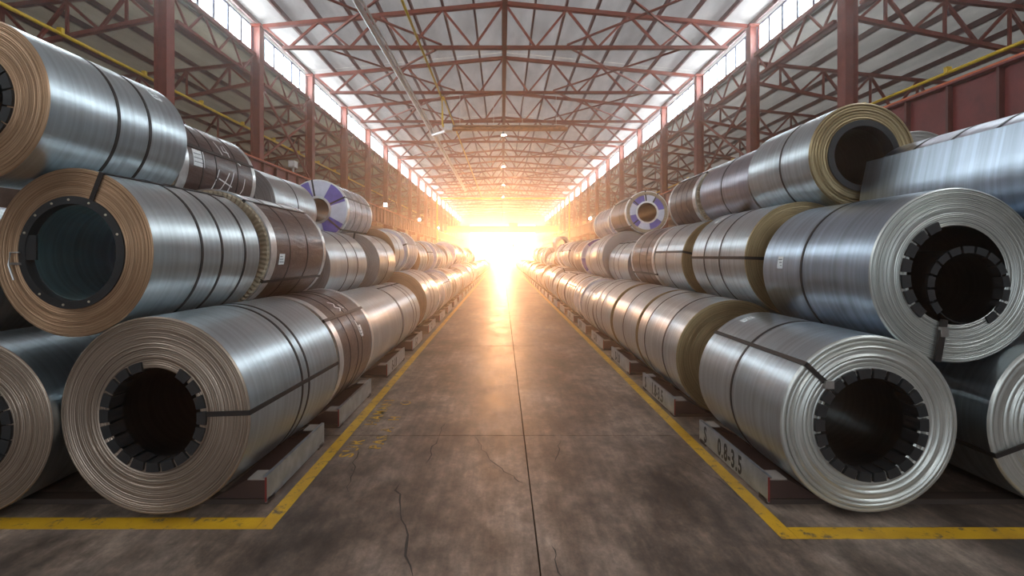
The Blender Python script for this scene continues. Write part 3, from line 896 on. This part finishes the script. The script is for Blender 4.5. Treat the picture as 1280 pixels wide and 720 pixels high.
def rivet_ring(o, R, rb, W):
    put('bore_sleeve', MB().lathe([(rb-0.052, 0.05), (rb-0.056, 0.05), (rb-0.056, W-0.02), (rb-0.052, W-0.02)], 72).mesh('bore_sleeve', M['bore_bright'], True, 40), o, (0,0,R))
    put('bore_ring', MB().lathe([(rb-0.05, -0.02), (rb+0.012, -0.016), (rb+0.012, 0.0), (rb-0.012, 0.02), (rb-0.012, 0.16), (rb-0.05, 0.16)], 72).mesh('bore_ring', M['protector'], True, 40), o, (0,0,R))
    rv = MB().lathe([(0.001, -0.006), (0.009, -0.004), (0.010, 0.002)], 8, closed=False).mesh('rivet', M['rivet'], True)
    for a in (20, 45, 68, 92, 112, 135, 158, 232, 262, 292):
        t = math.radians(a); put('rivet', rv, o, (math.cos(t)*(rb-0.018), -0.02, R+math.sin(t)*(rb-0.018)))
    MB().box(-rb-0.07, -rb+0.02, -0.03, -0.01, R-0.10, R-0.08).build('wire_hook', M['buckle'], o)
    MB().tube([(-rb+0.02, -0.03, R+0.0), (-rb-0.06, -0.03, R+0.0), (-rb-0.075, -0.03, R-0.1), (-rb-0.03, -0.03, R-0.22)], 0.008, 6).build('wire_hook', M['buckle'], o)
    MB().box(-rb+0.0, -rb+0.14, -0.012, 0.002, R-0.06, R+0.14).build('bore_flap', M['protector'], o)

def loose_turn(o, R, rb, W):
    """the innermost turn sprung loose: a smaller ring inside the bore, edged with protectors"""
    ri = 0.295; cx, cz = 0.085, R - 0.10
    put('loose_inner_turn', MB().lathe([(ri, 0.0), (ri+0.008, 0.0), (ri+0.008, W*0.9), (ri, W*0.9)], 64).mesh('loose_inner_turn', M['bore'], True), o, (cx, 0.0, cz))
    me = MB().lathe([(ri-0.012, -0.018), (ri+0.045, -0.018), (ri+0.045, -0.004), (ri+0.010, -0.004), (ri+0.010, 0.06), (ri-0.012, 0.06)], 3,
                    a0=-math.radians(8.2), a1=math.radians(8.2), caps=True).mesh('edge_protector', M['protector'])
    for k in range(14):
        a = 212 - 264*k/13 if k else 212
        put('edge_protector', me, o, (cx, 0, cz), (0, -math.radians(a), 0))
    # strap tied across the face at lower left
    MB().beam((-0.13, -0.03, R-0.36), (-0.19, -0.03, R-0.705), 0.05, 0.02).build('strap', M['strap'], o)
    MB().box(-0.17, -0.11, -0.05, -0.02, R-0.50, R-0.42).build('strap_buckle', M['buckle'], o)

def tail_sheet(o, R, rb, W):
    """free end of the sheet standing off the coil on the aisle side"""
    P = []
    for t in (214, 205, 196, 187, 178, 168):
        t = math.radians(t); P.append(((R+0.006)*math.cos(t), R + (R+0.006)*math.sin(t)))
    tx, tz = math.sin(math.radians(168)), -math.cos(math.radians(168))
    for k in (1, 2, 3, 4): P.append((P[5][0] + tx*.085*k, P[5][1] + tz*.085*k))
    v = []; f = []
    for (x, z) in P: v += [(x, -0.02, z), (x, W+0.03, z), (x-0.004, -0.02, z), (x-0.004, W+0.03, z)]
    for i in range(len(P)-1):
        a = 4*i; b_ = 4*i+4
        f += [(a, a+1, b_+1, b_), (a+2, b_+2, b_+3, a+3), (a, b_, b_+2, a+2), (a+1, a+3, b_+3, b_+1)]
    f += [(4*len(P)-4, 4*len(P)-3, 4*len(P)-1, 4*len(P)-2)]
    MB().add(v, f).build('loose_tail_sheet', M['steel_blue'], o, smooth=True, angle=40)  # coloured lighter than its coil: the light it catches is in the colour

def sector_face(o, R, rb, W, cols=('violet_panel', 'white_panel'), n=10, start=0.0):
    for k in range(n):
        a0 = start + 2*math.pi*k/n + 0.012; a1 = start + 2*math.pi*(k+1)/n - 0.012
        MB().lathe([(rb+0.015, -0.010), (R-0.02, -0.010), (R-0.02, -0.002), (rb+0.015, -0.002)], 6, a0=a0, a1=a1, caps=True).build('face_panel', M[cols[k % 2]], o, (0,0,R))
    put('bore_rim', MB().lathe([(rb-0.02, -0.016), (rb+0.03, -0.016), (rb+0.03, 0.0), (rb-0.02, 0.03)], 48).mesh('bore_rim', M['band'], True), o, (0,0,R))

GROUND = 0.06
# ---------------- left, bottom tier
def LX(R): return -(1.95 + R)
S = lambda kw: kw
coil(-1, 1, 1, 1, 3.57, 5.22, 0.775, X=LX(.775), base=GROUND, yaw=-3.0, rb=0.375, fmat='face_warm', amp=0.007, ring=(.50, .58), axial=(3,), prot=(18, 14, -250, 70),
     lab='large steel coil at front of the left bottom row with cross strap')
coil(-1, 1, 1, 2, 5.32, 6.72, 0.77, 'wrap', X=-2.67, base=GROUND, ring=(.28, .5, .62), axial=(40,), label=[(18, .62, .10, .16)],
     extra=lambda o, R, rb, W: scribble(o, R, [[(58, .55), (54, .66), (50, .58), (47, .70), (44, .62)], [(52, .75), (46, .8)], [(30, .84), (14, .86)]], .02))
coil(-1, 1, 1, 3, 6.90, 8.90, 0.71, X=LX(.71), base=GROUND, ring=(), fmat='face_grey')
coil(-1, 1, 1, 4, 9.05, 10.8, 0.70, X=LX(.70), base=GROUND, ring=(.55, .72), fmat='face_grey', axial=(75,))
coil(-1, 1, 1, 5, 11.75, 13.9, 0.81, X=LX(.81), base=GROUND, ring=(.35, .6), fmat='face_tan')
y = 14.05; n = 6
while y < 74:
    W = R_.uniform(1.25, 1.8); R = R_.uniform(.66, .78)
    k = R_.choice(['steel', 'steel', 'steel', 'film', 'steel', 'tan'])
    coil(-1, 1, 1, n, y, y+W, R, k, X=LX(R), base=GROUND, ring=R_.choice([(.5,), (.35, .65), (.4,), (.3, .5, .7)]), fmat=R_.choice(['face_tan', 'face_grey', 'face_warm']), axial=R_.choice([(), (30,), (70,)]))
    y += W + R_.uniform(.05, .5); n += 1
# second row behind
XB2 = -4.20
coil(-1, 1, 2, 1, 3.55, 5.0, 0.70, X=XB2, base=0.047, rb=0.34, fmat='face_warm', amp=0.007, prot=(18, 16, -200, 120), lab='steel coil cut by the left picture edge at floor level')
for i in range(5): coil(-1, 1, 2, i+2, 5.2+1.75*i, 6.75+1.75*i, 0.70, X=-4.24 if i < 3 else -4.36, base=0.047, fmat='face_grey', group='coils in the back row left', lab='%s coil from the front in the hidden left back row' % ordinal(i+2))
for i in range(5): coil(-1, 1, 3, i+1, 3.6+1.75*i, 5.1+1.75*i, 0.70, X=-5.82, base=0.047, fmat='face_grey', group='coils in the rear row left', lab='%s coil from the front in the hidden left rear row' % ordinal(i+1))
# ---------------- left, middle tier
B1 = [(-1,1,1), (-1,1,2), (-1,1,3)]
coil(-1, 2, 1, 1, 3.66, 5.09, 0.68, X=-3.45, on=B1, rb=0.44, fmat='face_tan', ring=(.38, .57, .82), axial=(68,), yaw=-3.5, extra=rivet_ring,
     lab='steel coil with riveted black bore ring, front of the left middle tier')
coil(-1, 2, 1, 2, 5.26, 6.88, 0.71, 'wrap', X=-3.38, on=B1, ring=(.30, .62), axial=(55, -30), label=[(-8, .13, .13, .13)])
coil(-1, 2, 1, 3, 7.40, 9.40, 0.66, X=-3.45, on=B1, ring=(.42, .7), fmat='face_grey')
coil(-1, 2, 1, 4, 10.2, 11.70, 0.68, X=-3.42, on=B1, ring=(.5,), axial=(80,), fmat='face_grey')
coil(-1, 2, 1, 5, 12.05, 13.2, 0.66, X=-3.5, on=B1, ring=(.5,), fmat='face_tan')
y = 13.5; n = 6
while y < 46:
    W = R_.uniform(1.2, 1.8); R = R_.uniform(.64, .76)
    k = R_.choice(['steel', 'film', 'steel', 'film', 'tan'])
    coil(-1, 2, 1, n, y, y+W, R, k, X=-3.5, on=B1, ring=R_.choice([(.5,), (.35, .65), (.3, .5, .7)]), fmat=R_.choice(['face_grey', 'face_tan']), axial=R_.choice([(), (20,), (60,)]))
    y += W + R_.uniform(.05, .6); n += 1
for i in range(4): coil(-1, 2, 2, i+1, 3.7+1.9*i, 5.2+1.9*i, 0.66, X=-5.10, on=B1, fmat='face_grey', group='coils in the back row left', lab='%s middle-tier coil from the front in the hidden left back row' % ordinal(i+1))
# ---------------- left, top tier
B2 = [(-1,2,1), (-1,2,2)]
coil(-1, 3, 1, 1, 3.50, 4.91, 0.64, X=-4.08, on=B2, rb=0.30, fmat='face_tan', ring=(.42, .66), yaw=-3.0, prot=(16, 20, 0, 360), label=[(44, .80, .10, .16)],
     lab='steel coil with tan face cut by the picture edge, top left')
coil(-1, 3, 1, 2, 5.16, 6.72, 0.64, 'wrap', X=-4.28, on=B2, ring=(.25, .42, .72), axial=(20,), label=[(58, .55, .09, .14), (8, .14, .2, .2)],
     extra=lambda o, R, rb, W: scribble(o, R, [[(40, .80), (22, .84)], [(36, .92), (28, .90), (28, 1.02)], [(38, .98), (20, 1.0)], [(2, .70), (-24, .60), (-20, .78)], [(2, .92), (-26, .74)], [(-8, .70), (-14, 1.0)], [(4, 1.02), (-24, .92)], [(20, 1.12), (16, 1.22)], [(0, 1.28), (-14, 1.26), (-20, 1.22)]], .018))
coil(-1, 3, 1, 3, 7.40, 9.05, 0.62, X=-4.30, on=B2, ring=(.5,), fmat='face_grey', rb=.3)
coil(-1, 3, 1, 4, 10.1, 12.0, 0.67, 'film', X=-4.10, on=B2, ring=(.3, .55, .8), axial=(25, 100, -40), rb=.28, extra=lambda o, R, rb, W: sector_face(o, R, rb, W, n=8, start=.3),
     lab='film-wrapped coil with violet and white face panels, left top tier')

# ---------------- right, bottom tier
def RX(R): return 2.19 + R
coil(1, 1, 1, 1, 3.595, 5.09, 0.70, X=RX(.70), base=GROUND, rb=0.385, fmat='face_ridged', rings=9, amp=0.020, ring=(.52,), axial=(137,), prot=(22, 13, 0, 360), label=[(112, .84, .09, .13)],
     lab='steel coil at front of the right bottom row, silver ridged face', extra=lambda o, R, rb, W: put('strap_buckle', MB().box(-.035, .035, -.05, -.02, -.03, .03).mesh('strap_buckle', M['buckle']), o, (math.cos(math.radians(137))*.47, 0, R+math.sin(math.radians(137))*.47)))
coil(1, 1, 1, 2, 5.75, 7.38, 0.735, X=RX(.735), base=GROUND, rb=.34, fmat='face_gold', ring=(.30, .78))
coil(1, 1, 1, 3, 7.50, 9.05, 0.735, X=RX(.735), base=GROUND, ring=(.5,), fmat='face_gold')
coil(1, 1, 1, 4, 9.25, 11.0, 0.735, X=RX(.735), base=GROUND, ring=(.5, .8), fmat='face_gold')
coil(1, 1, 1, 5, 11.1, 12.6, 0.68, X=RX(.68), base=GROUND, ring=(.4, .6), fmat='face_grey')
y = 12.8; n = 6
while y < 74:
    W = R_.uniform(1.25, 1.75); R = R_.uniform(.66, .78)
    k = R_.choice(['steel', 'steel', 'steel', 'film', 'steel', 'tan'])
    coil(1, 1, 1, n, y, y+W, R, k, X=RX(R), base=GROUND, ring=R_.choice([(.5,), (.35, .65), (.4,), (.3, .5, .7)]), fmat=R_.choice(['face_tan', 'face_grey', 'face_gold']), axial=R_.choice([(), (150,), (110,)]))
    y += W + R_.uniform(.05, .5); n += 1
coil(1, 1, 2, 1, 3.62, 5.1, 0.70, X=4.55, base=0.047, rb=0.34, fmat='face_ridged', rings=9, amp=0.020, prot=(20, 15, 0, 360), axial=(200,), lab='steel coil cut by the right picture edge at floor level')
for i in range(6): coil(1, 1, 2, i+2, 5.3+1.8*i, 6.8+1.8*i, 0.70, X=4.53, base=0.047, fmat='face_grey', group='coils in the back row right', lab='%s coil from the front in the hidden right back row' % ordinal(i+2))
for i in range(4): coil(1, 1, 3, i+1, 3.7+1.8*i, 5.2+1.8*i, 0.70, X=6.17, base=0.047, fmat='face_grey', group='coils in the rear row right', lab='%s coil from the front in the hidden right rear row' % ordinal(i+1))
# ---------------- right, middle tier
C1 = [(1,1,1), (1,1,2), (1,1,3)]
coil(1, 2, 1, 1, 3.75, 5.28, 0.72, X=3.735, on=C1, rb=0.41, fmat='face_silver', rings=20, amp=0.006, omat='steel_blue', ring=(.56,), prot=(7, 14, 118, 238), label=[(173, .76, .09, .13)], extra=loose_turn,
     lab='steel coil with loose inner ring, front of the right middle tier')
coil(1, 2, 1, 2, 5.63, 7.20, 0.72, X=3.71, on=C1, rb=.36, fmat='face_gold', ring=(.42, .72), axial=(178,), label=[(125, .8, .09, .13)])
coil(1, 2, 1, 3, 7.66, 9.00, 0.70, X=3.71, on=C1, ring=(.55,), axial=(168,), fmat='face_gold')
coil(1, 2, 1, 4, 9.06, 10.66, 0.70, 'wrap', X=3.71, on=C1, ring=(.3, .6), axial=(205,))
coil(1, 2, 1, 5, 11.1, 13.1, 0.66, X=3.71, on=C1, ring=(.45, .7), fmat='face_grey', axial=(120,))
coil(1, 2, 1, 6, 13.4, 14.9, 0.78, X=3.71, on=C1, ring=(.3, .5), fmat='face_grey')
coil(1, 2, 1, 7, 15.0, 16.4, 0.72, X=3.71, on=C1, ring=(.5,), fmat='face_grey')
coil(1, 2, 1, 8, 17.2, 19.0, 0.74, 'tan', X=3.71, on=C1, ring=(.4,), extra=lambda o, R, rb, W: sector_face(o, R, rb, W, n=8))
y = 19.3; n = 9
while y < 46:
    W = R_.uniform(1.2, 1.8); R = R_.uniform(.64, .76)
    k = R_.choice(['steel', 'film', 'steel', 'tan', 'tan'])
    coil(1, 2, 1, n, y, y+W, R, k, X=3.74, on=C1, ring=R_.choice([(.5,), (.35, .65), (.3, .5, .7)]), fmat=R_.choice(['face_grey', 'face_tan']), axial=R_.choice([(), (160,), (120,)]))
    y += W + R_.uniform(.05, .6); n += 1
for i in range(1, 6): coil(1, 2, 2, i, 3.9+1.9*i, 5.4+1.9*i, 0.68, X=5.32, on=C1, fmat='face_grey', group='coils in the back row right', lab='%s middle-tier coil from the front in the hidden right back row' % ordinal(i))
# ---------------- right, top tier
C2 = [(1,2,1), (1,2,2)]
coil(1, 3, 2, 1, 3.68, 5.36, 0.70, X=4.93, on=[(1,2,1)], omat='steel_dark', ring=(.25, .5, .75), fmat='face_grey', extra=tail_sheet, lab='steel coil at top right with a loose bluish tail sheet')  # same sheet as its tail, coloured dark for the shaded side
coil(1, 3, 2, 2, 6.40, 8.10, 0.68, X=5.85, on=C2, ring=(.5,), fmat='face_grey', lab='pale steel coil just visible behind the coil with the tail sheet')
coil(1, 3, 1, 1, 5.45, 6.80, 0.64, X=4.30, on=C2, rb=0.37, fmat='face_gold', rings=8, amp=0.018, ring=(.42,), prot=(20, 18.5, 0, 360), axial=(), lab='steel coil with ochre ridged face, front of the right top tier')
coil(1, 3, 1, 2, 6.88, 8.55, 0.60, X=4.30, on=C2, omat='steel_dark', ring=(.5,), fmat='face_grey')
coil(1, 3, 1, 3, 8.70, 10.1, 0.62, 'wrap', X=4.30, on=C2, ring=(.3, .5, .7), axial=(130,))
coil(1, 3, 1, 4, 13.3, 15.2, 0.62, 'wrap', X=4.22, on=C2, ring=(.4,), axial=(60, 95, 140, 220), rb=.30, extra=lambda o, R, rb, W: sector_face(o, R, rb, W, n=8, start=.2),
     lab='brown-wrapped coil with violet and white face panels, right top tier')
coil(1, 3, 1, 5, 15.4, 18.0, 0.62, 'film', X=4.22, on=C2, ring=(.3, .5, .8))
coil(1, 3, 1, 6, 30.0, 30.5, 0.52, 'steel', X=3.95, on=C2, rb=.36, fmat='face_silver', yaw=12, lab='narrow ring-shaped coil far down the right stack')

# ------------------------------------------------------------------ haze volume added so the far sun spreads into a glow
hm = bpy.data.materials.new('sun_glow_haze'); hm.use_nodes = True
nt = hm.node_tree; nt.nodes.clear()
ho = N(nt, 'ShaderNodeOutputMaterial'); hv = N(nt, 'ShaderNodeVolumeScatter')
hv.inputs['Color'].default_value = (1.0, 0.95, 0.9, 1); hv.inputs['Density'].default_value = HAZE_DENSITY; hv.inputs['Anisotropy'].default_value = HAZE_G
nt.links.new(hv.outputs[0], ho.inputs['Volume'])
tag(MB().box(-AX-1, AX+1, YA-1, YZ+1, -0.5, 15.5).build('haze', hm), 'haze added through the hall to spread the far sun glow', 'haze', kind='stuff')
